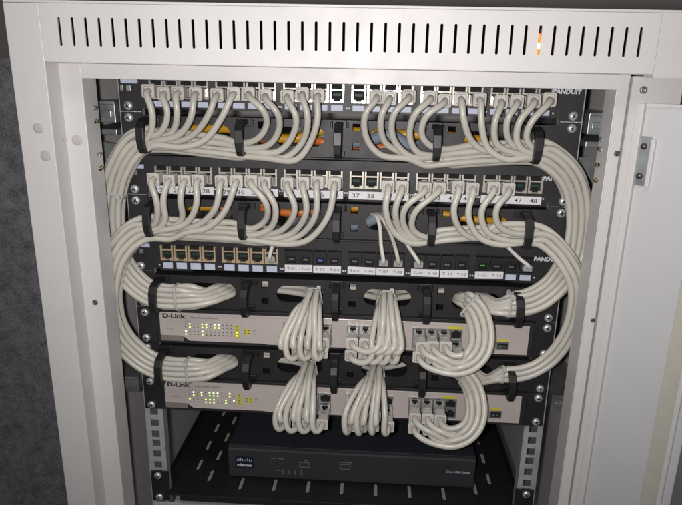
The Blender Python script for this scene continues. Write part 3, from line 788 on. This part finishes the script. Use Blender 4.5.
def patch_cord(pn, k):
    side = 'L' if k < 12 else 'R'; key = pn+side; sgn = -1 if side == 'L' else 1
    zc = zA if pn == 'A' else zC; zs = zG if pn == 'A' else zI; zm = zF if pn == 'A' else zH
    nm = 'topmost' if pn == 'A' else 'middle'
    x = port_x(k)
    t = thing('patch_cable', 'pale grey patch cord in the %s port from the left of the %s patch panel' % (ORD[k], nm), 'patch cord', (x, -4, zc-4), 'pale grey patch cords')
    rnd = random.Random(k*31+ord(pn))
    yaw = rnd.uniform(-.09,.09) + (0.07 if side == 'R' else -0.07)*0.6; pitch = rnd.uniform(-.05,.08)
    z0 = zc-1.2+rnd.uniform(-.8,.8)
    add_plug(t, BOOT_P, PLUG_P, (x, -4, z0), yaw, pitch)
    d = Vector((math.sin(yaw), -math.cos(yaw), -math.sin(pitch)))
    c0 = Vector((x,-4,z0))
    pts = [c0+d*14, c0+d*21.5, c0+d*26+Vector((0,0,-1.2))]
    lp_ = LOOPS[pn][k]
    row, lay = SLOT[key][k]
    ys = [-33.5, -33, -29, -26.5]
    # keep the traced points in view of the layer they will lie in
    ty = -17+(lay-1)*5.5
    n = len(lp_)
    for i, (px, py) in enumerate(lp_):
        f = (i+1)/n
        y = -34*(1-f)+ (ty-3)*f
        if i == 0: y = -33
        pts.append(P(px, py, y))
    path = TR[key]; fr_ = frames(path, sgn)
    xj = pts[-1].x + sgn*16
    j = next(i for i, q in enumerate(path) if sgn*(q.x-xj) > 0)
    ou, ov = slot_off(row, lay)
    zm_ = zm
    if side == 'L':
        ox = (RX[0]+RX[1])/2+7.5
        ix = ox+19-6.0*row+(lay-1)*2.0; iz = zm-4.5+2.9*row
    else:
        ox = (RX[3]+RX[4])/2+7.5
        ix = ox+3+3.5*row+(lay-1)*2.0; iz = zm-3.8+2.6*row
    for i in range(j, len(path)-1, 3):
        if i > 0.6*len(path) and -sgn*(ix+sgn*9-path[i].x) < 14: break
        w = rnd.uniform(-.35,.35)
        pts.append(path[i] + fr_[i]*(ou+w) + Vector((0, ov, 0)))
    # into the manager's opening, behind it, out through another opening and down to the switch
    pts.append(Vector((ix+sgn*9, -11+ov*0.7, iz-1.5))); pts.append(Vector((ix, -1+ov*0.3, iz))); pts.append(Vector((ix-sgn*11, 13+(lay+1)*4, iz+0.5)))
    g, c_, r = DEST[pn, k]
    ex = EXIT[pn][g]; n = cnt.get((pn,g), 0); cnt[pn,g] = n+1
    hx_ = (n-3.5)*2.2; hz_ = (-5.9, 0.2, 5.9)[n % 3]
    if g == 2: hx_ = (3-n)*3.0; hz_ = 3.2 if n % 2 else -3.2
    EXITS.setdefault((pn,g), []).append((hx_, hz_))
    if g < 2: e0 = Vector((ex+hx_, -3, zm+1.0+hz_))
    else: e0 = Vector((ex-hz_, 0, zm+0.5+hx_*0.6))
    if abs(ex-ix) > 40:
        s = 1 if ex > ix else -1
        if abs(ex-ix) > 110: pts.append(Vector((ex-s*70, 34+hz_*1.5, zm+hx_*0.4)))
        pts.append(Vector((ex-s*18+hx_*.4, 23+hz_, e0.z))); pts.append(Vector((ex+hx_, 8, e0.z)))
    else:
        pts.append(Vector((ex-3+hz_*.5, 26+hz_, e0.z))); pts.append(Vector((ex-4-hz_, 13, e0.z)))
    px_, pz_ = sw_port(g, c_, r, zs)
    py_ = -5.0
    yaw2 = rnd.uniform(-.05,.05); pit2 = 0.02+rnd.uniform(-.03,.04)
    d2 = Vector((math.sin(yaw2), -math.cos(yaw2), -math.sin(pit2)))
    b0 = Vector((px_, py_, pz_))
    bend = [b0+d2*30, b0+d2*37, b0+d2*41.5]
    jx = rnd.uniform(-1,1)
    if g < 2:
        bx = px_+(-3.2 if r == 1 else 3.4)+(-6.5 if g == 0 else (6.5 if pn == 'A' else -1.5))+jx*1.2
        if g == 1 and pn == 'A': bx = 51+(px_-33.5)*0.6+(-2.6 if r == 1 else 2.8)+jx
        fy = -53.5-(2.0 if r == 0 else 0)+jx
        seq = [e0, Vector((e0.x+(bx-e0.x)*0.06, -13, e0.z+0.3)), Vector((e0.x+(bx-e0.x)*0.42, -35-hz_*1.2, zm-7-abs(jx)*2)), Vector((bx+jx, fy+4, zs+12)), Vector((bx, fy, pz_+4)), Vector((px_+(bx-px_)*0.6, fy+0.8, pz_-3.5))]
    else:
        seq = [e0]
        cp, nn = C3(zm, zs)
        for q, w_ in zip(cp, nn): seq.append(q + w_*hx_*(1.15) + Vector((0, hz_*0.9, 0)) + Vector((0,0,jx*0.6)))
        fy = -57
        seq += [Vector((px_+13, fy+2, pz_-6.5+jx*.6)), Vector((px_+5, fy+6, pz_-4.5))] if c_ < 2 else [Vector((px_+4, fy+5, pz_-4))]
        if c_ >= 2: seq.pop(-2)
    pts += seq
    pts += list(reversed(bend))
    path2 = catmull(pts, 3.0, 3)
    part('cable_jacket', MB().tube(path2, R_CORD, 10), 'cord', t)
    add_plug(t, BOOT_S, PLUG_S, b0, yaw2, pit2)
for pn in 'AC':
    for k in sorted(LOOPS[pn]): patch_cord(pn, k)

# ------------------------------------------------------------------ cable ties
def hull(offs, r):
    pts = sorted({(round(x+r*math.cos(2*math.pi*k/16),3), round(y+r*math.sin(2*math.pi*k/16),3)) for x, y in offs for k in range(16)})
    def half(ps):
        h = []
        for p in ps:
            while len(h) > 1 and (h[-1][0]-h[-2][0])*(p[1]-h[-2][1])-(h[-1][1]-h[-2][1])*(p[0]-h[-2][0]) <= 0: h.pop()
            h.append(p)
        return h[:-1]
    return half(pts)+half(pts[::-1])
def strap(c, u, v, T, offs, label, head):
    inn = hull(offs, R_CORD+0.25); cx = sum(p[0] for p in inn)/len(inn); cy = sum(p[1] for p in inn)/len(inn)
    vs = []; fs = []; n = len(inn)
    for x, y in inn:
        d = math.hypot(x-cx, y-cy); ox_, oy_ = (x-cx)/d, (y-cy)/d
        for dr, dt in ((0,-1.5),(1.0,-1.5),(1.0,1.5),(0,1.5)):
            vs.append(c+u*(x+ox_*dr)+v*(y+oy_*dr)+T*dt)
    for k in range(n):
        k2 = (k+1) % n
        for j in range(4): fs.append((k*4+j, k2*4+j, k2*4+(j+1) % 4, k*4+(j+1) % 4))
    lo = min(p.z for p in vs)
    t = thing('cable_tie', label, 'cable tie', (c.x, c.y, lo), 'clear cable ties')
    part('strap', MB().add(vs, fs, True), 'tie', t)
    k = max(range(n), key=lambda i: (u*inn[i][0]+v*inn[i][1]).dot(Vector(head)))
    h = c+u*inn[k][0]+v*inn[k][1]+Vector(head)*1.4
    part('lock_head', MB().box(h.x-2.2,h.x+2.2,h.y-1.5,h.y+1.5,h.z-2.2,h.z+2.2), 'tie', t, 0.4)
def tie(key, i, label):
    path = TR[key]; sgn = -1 if key[1] == 'L' else 1
    T = (path[i+1]-path[i-1]); T.y = 0; T.normalize()
    strap(path[i], frames(path, sgn)[i], Vector((0,1,0)), T, [slot_off(*q) for q in SLOT[key].values()], label, (0.25,-1,0.3))
def near(path, px, py, Y, part_=0.0):
    q = P(px, py, Y); n = len(path); lo = int(n*part_)
    return min(range(lo+1, n-1), key=lambda i: (path[i]-q).length)
for key, px, py, Y, lo, lb in (('AL',178,297,-17,.5,'clear cable tie round the bundle above the upper switch lettering'), ('CL',190,370,-17,.5,'clear cable tie round the left bundle just above the lower switch'),
        ('AR',508,304.5,-17,.5,'clear cable tie round the right bundle above the upper switch'), ('CR',502,370,-17,.5,'clear cable tie round the right bundle between the two switches'),
        ('AL',110,190,-8,.3,'clear cable tie on the cords descending beside the left post')):
    tie(key, near(TR[key], px, py, Y, lo), lb)
for pn, zm, nm in (('A',zF,'upper'), ('C',zH,'lower')):
    for g, gn in enumerate(('left', 'middle', 'right')):
        lb = 'clear cable tie gathering the %s cord bunch of the %s switch' % (gn, nm)
        if g < 2:
            strap(Vector((EXIT[pn][g], -8.5, zm+1.2)), Vector((1,0,0)), Vector((0,0,1)), Vector((0,1,0)), EXITS[pn,g], lb, (0.5,0,1))
        else:
            cp, nn = C3(zm, zG if pn == 'A' else zI)
            c = cp[0].lerp(cp[1], 0.5); T = (cp[1]-cp[0]).normalized(); u = (nn[0]+nn[1]).normalized(); u = (u-T*u.dot(T)).normalized(); v = T.cross(u)
            if v.y < 0: v = -v
            strap(c, u, v, T, [(p[0]*1.2, p[1]*0.95) for p in EXITS[pn,g]], lb, (0.2,-1,0.4))
# ------------------------------------------------------------------ thin white phone cords on the lowest panel
RJ = MB().box(-4.8,4.8,-6,2,-3.4,2.6).box(-3,3,-5.5,-2,2.61,3.6)
RJM = RJ.mesh('plug','clear_plug')
def phone_cord(k, pts, label, material='white_cord', r=2.2):
    x = port_x(k); z = zE-1.0
    t = thing('phone_cable', label, 'phone cord', (x, -3, z-3.4), 'thin white phone cords')
    place('plug', RJM, t, (x, -3.5, z))
    path = [P(*q) for q in pts]+[Vector((x,-18,z+4)), Vector((x,-13.5,z+1.2)), Vector((x,-9,z+0.2)), Vector((x,-4,z))]
    part('cable_jacket', MB().tube(catmull(path, 3, 2), r, 8), material, t)
phone_cord(7, [(262,226,6),(268,228,-3),(273,234,-12),(273,243,-15)], 'thin white cord rising from the last tan jack of the lowest panel')
phone_cord(14, [(372,214,8),(377,217,-3),(380,228,-12),(381,245,-15)], 'thin white cord above label T-07 on the lowest panel')
phone_cord(15, [(376,213,8),(381,217,-4),(389,230,-14),(395,247,-15)], 'thin cream cord above label T-08 on the lowest panel', 'cord')
phone_cord(16, [(384,214,8),(390,220,-4),(401,235,-14),(412,252,-15)], 'thin white cord above label T-09 on the lowest panel')
phone_cord(23, [(490,228,5),(498,236,-4),(508,247,-10),(519,258,-14)], 'thin white cord in the rightmost jack of the lowest panel')
